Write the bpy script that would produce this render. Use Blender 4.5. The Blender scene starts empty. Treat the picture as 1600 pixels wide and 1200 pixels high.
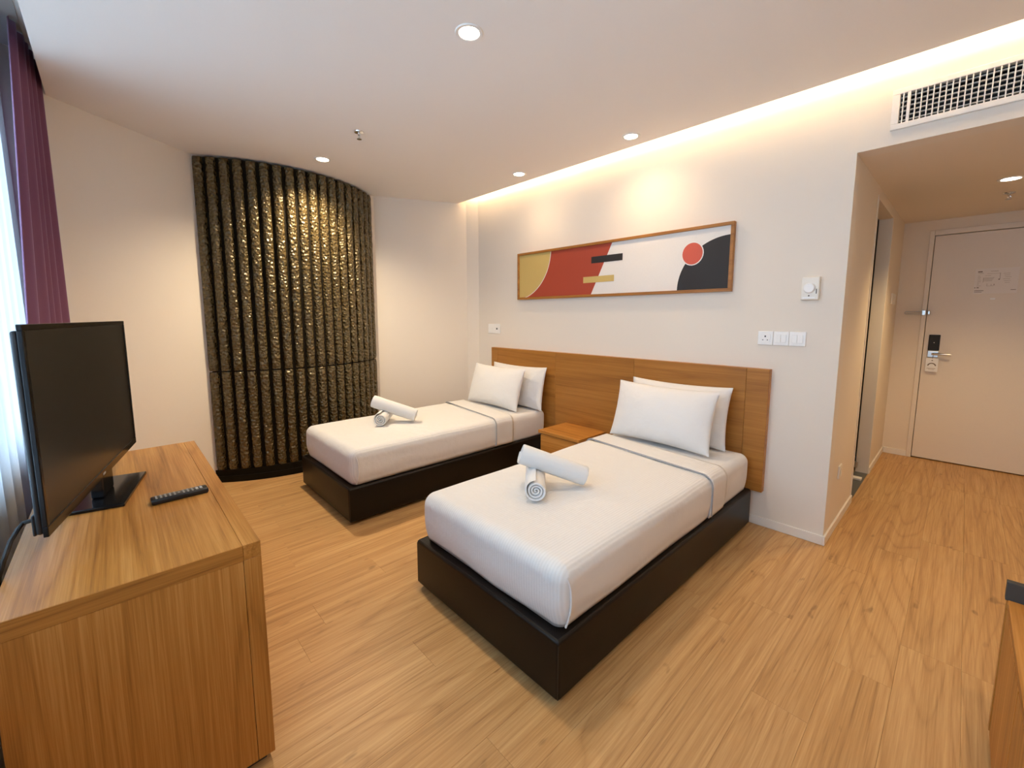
import bpy, bmesh, math, random
from mathutils import Vector, Matrix, noise

random.seed(7)
S = bpy.context.scene
COL = S.collection
R_ = math.radians

# ------------------------------------------------------------------ camera
H, HH = 2.5995, 2.25            # room ceiling, hall ceiling
cam_d = bpy.data.cameras.new('camera')
cam = bpy.data.objects.new('camera', cam_d); COL.objects.link(cam)
cam_d.sensor_fit = 'HORIZONTAL'; cam_d.sensor_width = 36.0
cam_d.lens = 662.576 / 1600 * 36.0
cam_d.shift_y = -28.87 / 1600
cam_d.clip_start = 0.02
cam.location = (1.7211, -3.0187, 1.3698)
cam.rotation_euler = (R_(90 - 6.621), 0, R_(46.835))
S.camera = cam

# ------------------------------------------------------------------ world (overcast daylight outside the window)
W = bpy.data.worlds.new('daylight'); S.world = W; W.use_nodes = True
bgn = W.node_tree.nodes['Background']
bgn.inputs['Color'].default_value = (0.52, 0.71, 1.0, 1)
bgn.inputs['Strength'].default_value = 5.0

# ------------------------------------------------------------------ exposure / view
vs = S.view_settings
vs.view_transform = 'Standard'; vs.look = 'None'; vs.gamma = 1.0
vs.use_curve_mapping = False
vs.exposure = 1.0
S.cycles.use_denoising = True
S.cycles.max_bounces = 8
S.cycles.diffuse_bounces = 6
S.cycles.transparent_max_bounces = 12
S.cycles.sample_clamp_indirect = 6.0
S.cycles.caustics_reflective = False
S.cycles.caustics_refractive = False

# light levels
WARM = (1.0, 0.68, 0.36)
DOWN_W = 17.0
HALL_W = 35.0
COVE_W = 8.8

# portal that helps the renderer sample the window
pl = bpy.data.lights.new('window_portal', 'AREA'); pl.shape = 'RECTANGLE'
pl.size, pl.size_y = 4.05, 1.82
pl.cycles.is_portal = True
po = bpy.data.objects.new('window_portal', pl); COL.objects.link(po)
po.location = (0.325, -3.44, 1.66); po.rotation_euler = (R_(90), 0, 0)

# ================================================================== helpers
MW = {}                           # world matrices of parents

def thing(name, label, cat, loc=(0, 0, 0), rz=0.0, group=None):
    o = bpy.data.objects.new(name, None); COL.objects.link(o)
    o.empty_display_size = 0.1
    o.location = loc; o.rotation_euler = (0, 0, rz)
    o['label'] = label; o['category'] = cat
    if group: o['group'] = group
    MW[o] = Matrix.Translation(loc) @ Matrix.Rotation(rz, 4, 'Z')
    return o

def obj(name, bm, mat, parent=None, local=False, smooth=False, angle=40):
    """link a bmesh as ONE object; world coordinates unless local"""
    me = bpy.data.meshes.new(name)
    bmesh.ops.recalc_face_normals(bm, faces=bm.faces)
    bm.to_mesh(me); bm.free()
    me.materials.append(mat)
    o = bpy.data.objects.new(name, me); COL.objects.link(o)
    if parent is not None:
        if not local: me.transform(MW[parent].inverted())
        o.parent = parent
        MW[o] = MW[parent]
    elif not local:
        xs = [v.co for v in me.vertices]
        c = Vector(((min(v.x for v in xs) + max(v.x for v in xs)) / 2,
                    (min(v.y for v in xs) + max(v.y for v in xs)) / 2,
                    min(v.z for v in xs)))
        me.transform(Matrix.Translation(-c)); o.location = c
        MW[o] = Matrix.Translation(c)
    else:
        MW[o] = Matrix()
    if smooth: 
        for p in me.polygons: p.use_smooth = True
        try: me.set_sharp_from_angle(angle=R_(angle))
        except Exception: pass
    return o

def tag(o, label, cat, group=None):
    o['label'] = label; o['category'] = cat
    if group: o['group'] = group
    return o

def struct(o, label=None):
    o['kind'] = 'structure'
    if label: o['label'] = label
    return o

def box(bm, x0, x1, y0, y1, z0, z1, bev=0.0, seg=2):
    b = bmesh.new()
    bmesh.ops.create_cube(b, size=1)
    for v in b.verts:
        v.co = Vector(((x0 + x1) / 2 + v.co.x * (x1 - x0), (y0 + y1) / 2 + v.co.y * (y1 - y0), (z0 + z1) / 2 + v.co.z * (z1 - z0)))
    if bev > 0:
        bmesh.ops.bevel(b, geom=b.edges[:], offset=bev, segments=seg, affect='EDGES', profile=0.5)
    merge(bm, b); return bm

def merge(bm, b):
    m = {}
    for v in b.verts: m[v] = bm.verts.new(v.co)
    for f in b.faces:
        try: bm.faces.new([m[v] for v in f.verts])
        except ValueError: pass
    b.free()

def B(x0, x1, y0, y1, z0, z1, bev=0.0, seg=2):
    return box(bmesh.new(), x0, x1, y0, y1, z0, z1, bev, seg)

def prism(pts, z0, z1):
    bm = bmesh.new()
    lo = [bm.verts.new((x, y, z0)) for x, y in pts]; hi = [bm.verts.new((x, y, z1)) for x, y in pts]
    n = len(pts)
    bm.faces.new(lo); bm.faces.new(hi)
    for i in range(n): bm.faces.new((lo[i], lo[(i + 1) % n], hi[(i + 1) % n], hi[i]))
    return bm

def prism_xz(pts, y0, y1):
    bm = prism(pts, y0, y1)
    for v in bm.verts: v.co = Vector((v.co.x, v.co.z, v.co.y))
    return bm

def lathe(prof, n=24, c=(0, 0, 0), bm=None):
    bm = bm or bmesh.new()
    rings = []
    for r, z in prof:
        if r < 1e-6: rings.append([bm.verts.new((c[0], c[1], c[2] + z))])
        else: rings.append([bm.verts.new((c[0] + r * math.cos(2 * math.pi * i / n), c[1] + r * math.sin(2 * math.pi * i / n), c[2] + z)) for i in range(n)])
    for a, b in zip(rings[:-1], rings[1:]):
        for i in range(n):
            j = (i + 1) % n
            if len(a) == 1 and len(b) == 1: continue
            if len(a) == 1: bm.faces.new((a[0], b[i], b[j]))
            elif len(b) == 1: bm.faces.new((a[i], a[j], b[0]))
            else: bm.faces.new((a[i], a[j], b[j], b[i]))
    return bm

def tube(pts, r, n=8, bm=None):
    bm = bm or bmesh.new()
    pts = [Vector(p) for p in pts]
    rings = []
    up = Vector((0.13, 0.21, 0.97)).normalized()
    for i, p in enumerate(pts):
        t = (pts[min(i + 1, len(pts) - 1)] - pts[max(i - 1, 0)]).normalized()
        a = t.cross(up)
        if a.length < 1e-4: a = t.cross(Vector((1, 0, 0)))
        a.normalize(); b = t.cross(a)
        rings.append([bm.verts.new(p + r * (math.cos(2 * math.pi * k / n) * a + math.sin(2 * math.pi * k / n) * b)) for k in range(n)])
    for a, b in zip(rings[:-1], rings[1:]):
        for k in range(n): bm.faces.new((a[k], a[(k + 1) % n], b[(k + 1) % n], b[k]))
    bm.faces.new(rings[0]); bm.faces.new(rings[-1])
    return bm

def poly_xz(pts, y, th=0.0008):
    return prism_xz(pts, y - th, y)

# ================================================================== materials
def newmat(name):
    m = bpy.data.materials.new(name); m.use_nodes = True
    nt = m.node_tree
    return m, nt, nt.nodes['Principled BSDF']

def setp(p, **k):
    for a, v in k.items():
        a = a.replace('_', ' ')
        if a in p.inputs:
            p.inputs[a].default_value = (*v, 1) if isinstance(v, tuple) and len(v) == 3 else v

def simple(name, col, rough=0.5, metal=0.0, spec=0.5, bump=0.0, bscale=200.0, coat=0.0):
    m, nt, p = newmat(name)
    setp(p, Base_Color=col, Roughness=rough, Metallic=metal, Specular_IOR_Level=spec, Coat_Weight=coat)
    tc = nt.nodes.new('ShaderNodeTexCoord')
    nz = nt.nodes.new('ShaderNodeTexNoise'); nz.inputs['Scale'].default_value = bscale; nz.inputs['Detail'].default_value = 3
    nt.links.new(tc.outputs['Object'], nz.inputs['Vector'])
    # faint colour mottling keeps every surface procedural
    mx = nt.nodes.new('ShaderNodeMix'); mx.data_type = 'RGBA'
    mx.inputs[6].default_value = (*[c * 0.97 for c in col], 1); mx.inputs[7].default_value = (*[min(1, c * 1.03) for c in col], 1)
    nt.links.new(nz.outputs['Fac'], mx.inputs[0]); nt.links.new(mx.outputs[2], p.inputs['Base Color'])
    if bump > 0:
        bp = nt.nodes.new('ShaderNodeBump'); bp.inputs['Strength'].default_value = bump; bp.inputs['Distance'].default_value = 0.002
        nt.links.new(nz.outputs['Fac'], bp.inputs['Height']); nt.links.new(bp.outputs['Normal'], p.inputs['Normal'])
    return m

def emit(name, col, strength):
    m, nt, p = newmat(name)
    setp(p, Base_Color=(0.8, 0.8, 0.8), Emission_Color=col, Emission_Strength=strength)
    return m

def wood(name, dark, mid, light, axis='Z', cross=9.0, along=0.9, lines=9.0, rough=0.42, rand=False, knots=False, linew=0.35, tone=0.10, bumps=0.06, sharp=3.0, bro=0.75, streakw=0.35):
    m, nt, p = newmat(name)
    N, L = nt.nodes, nt.links
    tc = N.new('ShaderNodeTexCoord')
    vec = tc.outputs['Object']
    oi = N.new('ShaderNodeObjectInfo')
    if rand:
        cb = N.new('ShaderNodeCombineXYZ')
        m1 = N.new('ShaderNodeMath'); m1.operation = 'MULTIPLY'; m1.inputs[1].default_value = 37.0
        m2 = N.new('ShaderNodeMath'); m2.operation = 'MULTIPLY'; m2.inputs[1].default_value = 91.0
        L.new(oi.outputs['Random'], m1.inputs[0]); L.new(oi.outputs['Random'], m2.inputs[0])
        L.new(m1.outputs[0], cb.inputs[0]); L.new(m2.outputs[0], cb.inputs[1])
        ad = N.new('ShaderNodeVectorMath'); ad.operation = 'ADD'
        L.new(vec, ad.inputs[0]); L.new(cb.outputs[0], ad.inputs[1]); vec = ad.outputs[0]
    def mapped(c, a):
        mp = N.new('ShaderNodeMapping')
        s = {'X': (a, c, c), 'Y': (c, a, c), 'Z': (c, c, a)}[axis]
        mp.inputs['Scale'].default_value = s
        L.new(vec, mp.inputs['Vector']); return mp.outputs[0]
    def nz(v, sc, det, rg=0.5):
        n = N.new('ShaderNodeTexNoise'); n.inputs['Scale'].default_value = sc; n.inputs['Detail'].default_value = det
        n.inputs['Roughness'].default_value = rg; L.new(v, n.inputs['Vector']); return n.outputs['Fac']
    def math_(op, a, b=None):
        n = N.new('ShaderNodeMath'); n.operation = op
        for i, x in enumerate((a, b)):
            if x is None: continue
            if isinstance(x, (int, float)): n.inputs[i].default_value = x
            else: L.new(x, n.inputs[i])
        return n.outputs[0]
    base = nz(mapped(cross * 0.42, along * 0.30), 1.0, 1.2, 0.35)
    rings = math_('PINGPONG', math_('MULTIPLY', base, lines), 0.5)         # contour lines of a slow noise: cathedral grain
    rings = math_('POWER', math_('MULTIPLY', rings, 2.0), sharp)
    fib = nz(mapped(cross * 16, along * 3.0), 1.0, 4, 0.62)
    broad = nz(mapped(cross * 0.9, along * 0.5), 1.0, 3)
    fine = nz(mapped(cross * 45, along * 9.0), 1.0, 2, 0.6)
    rings = math_('MULTIPLY', rings, math_('ADD', math_('MULTIPLY', fine, 0.9), 0.45))
    f = math_('ADD', math_('MULTIPLY', rings, linew), math_('MULTIPLY', fib, 0.85))
    streak = nz(mapped(cross * 4.5, along * 0.7), 1.0, 3, 0.55)
    f = math_('ADD', f, math_('MULTIPLY', math_('SUBTRACT', fine, 0.5), 0.35))
    f = math_('ADD', f, math_('MULTIPLY', math_('SUBTRACT', streak, 0.5), streakw))
    f = math_('ADD', f, math_('MULTIPLY', math_('SUBTRACT', broad, 0.5), bro))
    if rand: f = math_('ADD', f, math_('MULTIPLY', math_('SUBTRACT', oi.outputs['Random'], 0.5), tone * 2))
    cr = N.new('ShaderNodeValToRGB')
    e = cr.color_ramp.elements
    e[0].position = 0.12; e[0].color = (*light, 1)
    e[1].position = 1.05 if False else 1.0; e[1].color = (*dark, 1)
    k = e.new(0.5); k.color = (*mid, 1)
    L.new(f, cr.inputs[0])
    colour = cr.outputs[0]
    if knots:
        kn = nz(mapped(cross * 0.85, along * 3.4), 1.9, 2.5)
        kn2 = N.new('ShaderNodeValToRGB'); kn2.color_ramp.elements[0].position = 0.675; kn2.color_ramp.elements[1].position = 0.75
        L.new(kn, kn2.inputs[0])
        mx = N.new('ShaderNodeMix'); mx.data_type = 'RGBA'; mx.blend_type = 'MIX'
        mx.inputs[7].default_value = (*[c * 0.62 for c in dark], 1)
        L.new(math_('MULTIPLY', math_('MULTIPLY', kn2.outputs[0], fib), 1.1), mx.inputs[0])
        L.new(colour, mx.inputs[6]); colour = mx.outputs[2]
    L.new(colour, p.inputs['Base Color'])
    bp = N.new('ShaderNodeBump'); bp.inputs['Strength'].default_value = bumps; bp.inputs['Distance'].default_value = 0.002
    L.new(fib, bp.inputs['Height']); L.new(bp.outputs['Normal'], p.inputs['Normal'])
    rr = N.new('ShaderNodeMapRange'); rr.clamp = True; rr.inputs[3].default_value = rough - 0.05; rr.inputs[4].default_value = rough + 0.08
    L.new(fib, rr.inputs[0]); L.new(rr.outputs[0], p.inputs['Roughness'])
    setp(p, Specular_IOR_Level=0.4)
    return m

def linen(name, col, stripes=False, rough=0.85, wrinkle=0.35, wscale=9):
    m, nt, p = newmat(name)
    N, L = nt.nodes, nt.links
    setp(p, Base_Color=col, Roughness=rough, Specular_IOR_Level=0.2, Sheen_Weight=0.15)
    tc = N.new('ShaderNodeTexCoord')
    n1 = N.new('ShaderNodeTexNoise'); n1.inputs['Scale'].default_value = wscale; n1.inputs['Detail'].default_value = 5; n1.inputs['Roughness'].default_value = 0.55
    n2 = N.new('ShaderNodeTexNoise'); n2.inputs['Scale'].default_value = 700; n2.inputs['Detail'].default_value = 1
    for n in (n1, n2): L.new(tc.outputs['Object'], n.inputs['Vector'])
    b1 = N.new('ShaderNodeBump'); b1.inputs['Strength'].default_value = wrinkle; b1.inputs['Distance'].default_value = 0.02
    L.new(n1.outputs['Fac'], b1.inputs['Height'])
    b2 = N.new('ShaderNodeBump'); b2.inputs['Strength'].default_value = 0.15; b2.inputs['Distance'].default_value = 0.001
    L.new(n2.outputs['Fac'], b2.inputs['Height']); L.new(b1.outputs['Normal'], b2.inputs['Normal'])
    last = b2
    if stripes:
        w = N.new('ShaderNodeTexWave'); w.bands_direction = 'X'; w.inputs['Scale'].default_value = 24.0
        L.new(tc.outputs['Object'], w.inputs['Vector'])
        b3 = N.new('ShaderNodeBump'); b3.inputs['Strength'].default_value = 0.4; b3.inputs['Distance'].default_value = 0.0018
        L.new(w.outputs['Fac'], b3.inputs['Height']); L.new(b2.outputs['Normal'], b3.inputs['Normal']); last = b3
        mr = N.new('ShaderNodeMapRange'); mr.inputs[3].default_value = rough; mr.inputs[4].default_value = rough - 0.3
        L.new(w.outputs['Fac'], mr.inputs[0]); L.new(mr.outputs[0], p.inputs['Roughness'])
        mx = N.new('ShaderNodeMix'); mx.data_type = 'RGBA'
        mx.inputs[6].default_value = (*[c * 0.92 for c in col], 1); mx.inputs[7].default_value = (*col, 1)
        L.new(w.outputs['Fac'], mx.inputs[0]); L.new(mx.outputs[2], p.inputs['Base Color'])
    L.new(last.outputs['Normal'], p.inputs['Normal'])
    return m

M = {}
M['wall'] = simple('wall_paint', (0.785, 0.715, 0.625), 0.75, spec=0.25, bump=0.05, bscale=350)
M['ceil'] = simple('ceiling_paint', (0.87, 0.82, 0.76), 0.85, spec=0.15, bump=0.04, bscale=350)
M['hallwall'] = simple('hall_paint', (0.79, 0.70, 0.585), 0.7, spec=0.25, bump=0.05, bscale=350)
M['skirt'] = simple('skirting_paint', (0.80, 0.76, 0.70), 0.4, spec=0.4)
M['doorpaint'] = simple('door_laminate', (0.78, 0.70, 0.60), 0.45, spec=0.4)
M['white_plastic'] = simple('white_plastic', (0.86, 0.85, 0.83), 0.3, spec=0.5)
M['cream_plastic'] = simple('cream_plastic', (0.80, 0.75, 0.66), 0.3, spec=0.5)
M['white_metal'] = simple('white_powder_coat', (0.84, 0.80, 0.74), 0.4)
M['black'] = simple('matte_black', (0.006, 0.006, 0.006), 0.6)
M['black_plastic'] = simple('black_plastic', (0.012, 0.012, 0.013), 0.32)
M['gloss_black'] = simple('gloss_black', (0.006, 0.006, 0.007), 0.16, spec=0.35)
M['screen'] = simple('screen_glass', (0.012, 0.0105, 0.009), 0.28, spec=0.5)
M['steel'] = simple('brushed_steel', (0.62, 0.60, 0.57), 0.28, metal=1.0)
M['chrome'] = simple('chrome', (0.75, 0.74, 0.72), 0.12, metal=1.0)
M['dark_grey'] = simple('dark_grey_laminate', (0.055, 0.050, 0.044), 0.6, spec=0.3)
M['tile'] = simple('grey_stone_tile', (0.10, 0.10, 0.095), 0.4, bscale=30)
M['bath'] = simple('bathroom_wall_unlit', (0.16, 0.14, 0.11), 0.6)  # dark colour stands in for the lack of light in the bathroom
M['leather'] = simple('dark_brown_leather', (0.0065, 0.0038, 0.0024), 0.40, spec=0.28, bump=0.25, bscale=260)
M['stitch'] = simple('leather_piping', (0.012, 0.008, 0.006), 0.5)
M['grey_line'] = simple('grey_piping', (0.34, 0.33, 0.34), 0.7)
M['paper'] = simple('paper', (0.80, 0.74, 0.68), 0.6)
M['ink'] = simple('ink', (0.16, 0.12, 0.09), 0.7)
M['ink_soft'] = simple('soft_ink', (0.38, 0.31, 0.25), 0.7)
M['button'] = simple('button_rubber', (0.34, 0.33, 0.32), 0.5)
M['button_white'] = simple('button_white', (0.75, 0.75, 0.73), 0.5)
M['cable'] = simple('cable_rubber', (0.010, 0.010, 0.011), 0.45)
M['sheet'] = linen('bed_sheet_cotton', (0.73, 0.715, 0.70))
M['duvet'] = linen('striped_cotton', (0.75, 0.73, 0.705), stripes=True)
M['pillow'] = linen('pillow_cotton', (0.74, 0.725, 0.705), wrinkle=0.6, wscale=7)
M['towel'] = simple('terry_towel', (0.74, 0.73, 0.715), 0.95, spec=0.1, bump=0.8, bscale=420)
M['purple'] = simple('purple_velvet', (0.19, 0.075, 0.135), 0.75, spec=0.2, bump=0.2, bscale=300)
pp = M['purple'].node_tree.nodes['Principled BSDF']; setp(pp, Sheen_Weight=0.6, Sheen_Tint=(0.75, 0.62, 0.9), Sheen_Roughness=0.4)
M['track'] = simple('curtain_track', (0.45, 0.44, 0.42), 0.4)
M['art_cream'] = simple('art_cream', (0.80, 0.755, 0.70), 0.6, bump=0.05, bscale=120)
M['art_white'] = simple('art_outline', (0.84, 0.79, 0.73), 0.6)
M['art_red'] = simple('art_red', (0.40, 0.055, 0.022), 0.6, bump=0.05, bscale=120)
M['art_coral'] = simple('art_coral', (0.62, 0.10, 0.055), 0.6)
M['art_yellow'] = simple('art_yellow', (0.60, 0.43, 0.14), 0.6, bump=0.05, bscale=120)
M['art_black'] = simple('art_black', (0.018, 0.014, 0.013), 0.6)
M['lens'] = emit('downlight_lens', (1.0, 0.90, 0.74), 14.0)
M['led'] = emit('led_strip', (1.0, 0.78, 0.50), 8.0)

OD, OM, OL = (0.21, 0.072, 0.009), (0.45, 0.188, 0.034), (0.62, 0.300, 0.080)
M['furn_z'] = wood('honey_oak_upright', OD, OM, OL, 'Z', 9, 0.8, 16, linew=0.27, sharp=4.0, streakw=0.45, rough=0.42)
M['furn_x'] = wood('honey_oak_lengthwise', OD, OM, OL, 'X', 9, 0.8, 16, linew=0.27, sharp=4.0, streakw=0.45, rough=0.38)
M['furn_y'] = wood('honey_oak_crosswise', OD, OM, OL, 'Y', 9, 0.8, 16, linew=0.27, sharp=4.0, streakw=0.45, rough=0.42)
HD, HM, HL = (0.235, 0.088, 0.014), (0.37, 0.150, 0.026), (0.46, 0.205, 0.040)
M['head'] = wood('headboard_veneer', HD, HM, HL, 'X', 8, 0.7, 11, 0.40, rand=True, tone=0.03, linew=0.3)
M['frame'] = wood('picture_frame_oak', HD, HM, HL, 'X', 30, 3, 4, 0.4)
M['floor'] = wood('oak_plank', (0.27, 0.130, 0.043), (0.50, 0.278, 0.104), (0.64, 0.395, 0.170), 'Y', 9.5, 1.0, 20, 0.40, rand=True, knots=True, linew=0.24, tone=0.02, sharp=4.5, bro=0.4, streakw=0.8)
M['subfloor'] = simple('subfloor', (0.13, 0.07, 0.03), 0.9)

def rib_mat():
    m, nt, p = newmat('bronze_glazed_rib')
    N, L = nt.nodes, nt.links
    tc = N.new('ShaderNodeTexCoord'); oi = N.new('ShaderNodeObjectInfo')
    mu = N.new('ShaderNodeMath'); mu.operation = 'MULTIPLY'; mu.inputs[1].default_value = 53
    L.new(oi.outputs['Random'], mu.inputs[0])
    ad = N.new('ShaderNodeVectorMath'); ad.operation = 'ADD'
    L.new(tc.outputs['Object'], ad.inputs[0]); L.new(mu.outputs[0], ad.inputs[1])
    v = N.new('ShaderNodeTexVoronoi'); v.feature = 'SMOOTH_F1'; v.inputs['Scale'].default_value = 46; v.inputs['Smoothness'].default_value = 0.6
    n = N.new('ShaderNodeTexNoise'); n.inputs['Scale'].default_value = 60; n.inputs['Detail'].default_value = 3
    L.new(ad.outputs[0], v.inputs['Vector']); L.new(ad.outputs[0], n.inputs['Vector'])
    b1 = N.new('ShaderNodeBump'); b1.inputs['Strength'].default_value = 1.0; b1.inputs['Distance'].default_value = 0.016
    L.new(v.outputs['Distance'], b1.inputs['Height'])
    b2 = N.new('ShaderNodeBump'); b2.inputs['Strength'].default_value = 0.6; b2.inputs['Distance'].default_value = 0.006
    L.new(n.outputs['Fac'], b2.inputs['Height']); L.new(b1.outputs['Normal'], b2.inputs['Normal'])
    L.new(b2.outputs['Normal'], p.inputs['Normal'])
    cr = N.new('ShaderNodeValToRGB')
    cr.color_ramp.elements[0].color = (0.028, 0.019, 0.007, 1); cr.color_ramp.elements[1].color = (0.115, 0.080, 0.030, 1)
    L.new(n.outputs['Fac'], cr.inputs[0]); L.new(cr.outputs[0], p.inputs['Base Color'])
    setp(p, Roughness=0.25, Specular_IOR_Level=0.95, Specular_Tint=(1.0, 0.88, 0.62))
    return m
M['rib'] = rib_mat()
M['ribback'] = simple('panel_backing', (0.012, 0.009, 0.005), 0.8, spec=0.1, bump=0.1, bscale=150)

def sheer_mat():
    m, nt, p = newmat('sheer_voile')
    N, L = nt.nodes, nt.links
    nt.nodes.remove(p)
    out = [n for n in N if n.type == 'OUTPUT_MATERIAL'][0]
    tr = N.new('ShaderNodeBsdfTransparent'); tl = N.new('ShaderNodeBsdfTranslucent'); df = N.new('ShaderNodeBsdfDiffuse')
    tl.inputs['Color'].default_value = (0.85, 0.86, 0.88, 1); df.inputs['Color'].default_value = (0.8, 0.8, 0.8, 1)
    tc = N.new('ShaderNodeTexCoord'); nz = N.new('ShaderNodeTexNoise'); nz.inputs['Scale'].default_value = 400
    L.new(tc.outputs['Object'], nz.inputs['Vector'])
    mr = N.new('ShaderNodeMapRange'); mr.inputs[3].default_value = 0.66; mr.inputs[4].default_value = 0.76
    L.new(nz.outputs['Fac'], mr.inputs[0])
    m1 = N.new('ShaderNodeMixShader'); m1.inputs[0].default_value = 0.3
    L.new(tl.outputs[0], m1.inputs[1]); L.new(df.outputs[0], m1.inputs[2])
    m2 = N.new('ShaderNodeMixShader'); L.new(mr.outputs[0], m2.inputs[0])
    L.new(tr.outputs[0], m2.inputs[1]); L.new(m1.outputs[0], m2.inputs[2]); L.new(m2.outputs[0], out.inputs[0])
    return m
M['sheer'] = sheer_mat()

def glass_mat():
    m, nt, p = newmat('clear_pane')
    N, L = nt.nodes, nt.links
    nt.nodes.remove(p)
    out = [n for n in N if n.type == 'OUTPUT_MATERIAL'][0]
    tr = N.new('ShaderNodeBsdfTransparent'); tr.inputs['Color'].default_value = (0.93, 0.97, 0.95, 1)
    gl = N.new('ShaderNodeBsdfGlossy'); gl.inputs['Roughness'].default_value = 0.02
    lw = N.new('ShaderNodeFresnel'); lw.inputs['IOR'].default_value = 1.45
    mx = N.new('ShaderNodeMixShader')
    L.new(lw.outputs[0], mx.inputs[0]); L.new(tr.outputs[0], mx.inputs[1]); L.new(gl.outputs[0], mx.inputs[2]); L.new(mx.outputs[0], out.inputs[0])
    return m
M['glass'] = glass_mat()

# ================================================================== the setting
XC, DH, XR, YW, YP = 1.239, 2.593, 2.50, -3.45, -3.19     # hall corner, hall depth, right wall, window wall, curtain pocket edge
P0, P1, P2, P3, P4 = (-1.715, YW), (-2.434, -2.485), (-2.56, -0.96), (-2.165, -0.07), (-2.04, 0.0)
TOP = H + 0.17

# floor: a bed of subfloor carrying single planks
fl = struct(obj('floor', B(-2.9, XR + 0.1, YW - 0.1, DH + 0.1, -0.06, -0.0125), M['subfloor']), 'oak plank floor of bedroom and entrance hall')
pw = 0.177
k0 = int(math.floor((-2.75 - 1.645) / pw)); k1 = int(math.ceil((XR - 1.645) / pw))
def left_limit(y):
    if y > 0: return XC - 0.02
    return -2.75
for k in range(k0, k1):
    xa = 1.645 + k * pw; xb = xa + pw
    if xa >= XR: continue
    y = -3.5 - random.random() * 1.2
    if k == 0: y = -0.71 - 1.22 * 3
    if k == 1: y = 0.50 - 1.22 * 4
    if k == -1: y = -1.02 - 1.22 * 3
    ymax = DH + 0.055 if xb > XC else 0.05
    while y < ymax:
        ya, yb = max(y, YW), min(y + 1.22, ymax)
        y += 1.22
        if yb - ya < 0.03: continue
        if xb > XC and xa < XC - 0.03 and yb > 0.05: pass
        o = obj('plank', B(xa + 0.00015, min(xb, XR) - 0.00015, ya + 0.00015, yb - 0.00015, -0.012, 0.0, 0.0006, 1), M['floor'], fl)

# left side walls (oblique) as thick slabs outside the room outline
def wallseg(name, a, b, z0, z1, mat, th=0.1, label=None):
    a, b = Vector(a), Vector(b)
    d = (b - a).normalized(); n = Vector((-d.y, d.x))      # outward = left of direction
    return struct(obj(name, prism([a, b, b + n * th, a + n * th], z0, z1), mat), label)
wallseg('wall_left', P0, P1, 0, TOP, M['wall'], label='plain cream wall beside the purple curtain')
wallseg('wall_panel', P1, P2, 0, TOP, M['wall'], label='wall behind the ribbed panel')
wallseg('wall_corner', P2, P3, 0, TOP, M['wall'], label='plain cream wall between ribbed panel and corner')
wallseg('wall_return', P3, P4, 0, TOP, M['wall'], label='narrow wall return in the bedroom corner')
# back wall with the hall opening and the vent hole
VX0, VX1, VZ0, VZ1 = 1.396, 2.25, 2.345, 2.492
bm = B(-2.3, XC, 0, 0.12, 0, TOP)
box(bm, XC, VX0, 0, 0.12, HH, TOP); box(bm, VX1, XR, 0, 0.12, HH, TOP)
box(bm, VX0, VX1, 0, 0.12, HH, VZ0); box(bm, VX0, VX1, 0, 0.12, VZ1, TOP)
struct(obj('wall_back', bm, M['wall']), 'cream wall behind the headboard')
# hall: left wall with the bathroom opening
OY0, OY1, OZ = 0.87, 1.70, 2.17
WT = 0.085
bm = B(XC - WT, XC, 0.12, OY0, 0, HH + 0.1); box(bm, XC - WT, XC, OY1, DH, 0, HH + 0.1); box(bm, XC - WT, XC, OY0, OY1, OZ, HH + 0.1)
struct(obj('wall_hall_left', bm, M['hallwall']), 'hall wall with the bathroom doorway')
DX0, DX1, DZ = 1.460, 2.36, 2.107
bm = B(XC - WT, DX0 - 0.038, DH, DH + 0.1, 0, HH + 0.1); box(bm, DX1 + 0.038, XR, DH, DH + 0.1, 0, HH + 0.1); box(bm, DX0 - 0.038, DX1 + 0.038, DH, DH + 0.1, DZ + 0.05, HH + 0.1)
struct(obj('wall_hall_end', bm, M['hallwall']), 'end wall of the hall around the entrance door')
struct(obj('wall_right', B(XR, XR + 0.1, YW, DH + 0.1, 0, TOP), M['wall']), 'right wall of room and hall')
# window wall
WX0, WX1, WZ0, WZ1 = -1.70, 2.35, 0.75, 2.57
bm = B(-1.9, WX0, YW - 0.12, YW, 0, TOP + 0.1); box(bm, WX1, XR + 0.1, YW - 0.12, YW, 0, TOP + 0.1)
box(bm, WX0, WX1, YW - 0.12, YW, 0, WZ0); box(bm, WX0, WX1, YW - 0.12, YW, WZ1, TOP + 0.1)
struct(obj('wall_window', bm, M['wall']), 'wall with the window behind the curtains')
# ceiling slab with curtain pocket and light cove left open
def leftx(y):
    pts = [P0, P1, P2, P3, P4]
    for a, b in zip(pts[:-1], pts[1:]):
        if min(a[1], b[1]) <= y <= max(a[1], b[1]): return a[0] + (b[0] - a[0]) * (y - a[1]) / (b[1] - a[1])
YC = -0.15
cl = prism([(leftx(YP), YP), P1, P2, (leftx(YC), YC), (XR, YC), (XR, YP)], H, H + 0.045)
struct(obj('ceiling', cl, M['ceil']), 'flat painted bedroom ceiling')
struct(obj('ceiling_upper', B(-2.9, XR + 0.1, YW - 0.12, 0.12, TOP, TOP + 0.06), M['ceil']), 'structural slab above the suspended ceiling')
struct(obj('ceiling_upstand_window', B(leftx(YP), XR, YP, YP + 0.012, H + 0.045, TOP), M['ceil']), 'upstand closing the curtain pocket')
struct(obj('ceiling_upstand_cove', B(-2.5, XR, YC - 0.34, YC - 0.328, H + 0.045, TOP), M['ceil']), 'upstand closing the light cove')
struct(obj('ceiling_hall', B(XC - WT, XR, 0.12, DH, HH, HH + 0.1), M['hallwall']), 'lowered ceiling of the entrance hall')
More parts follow.
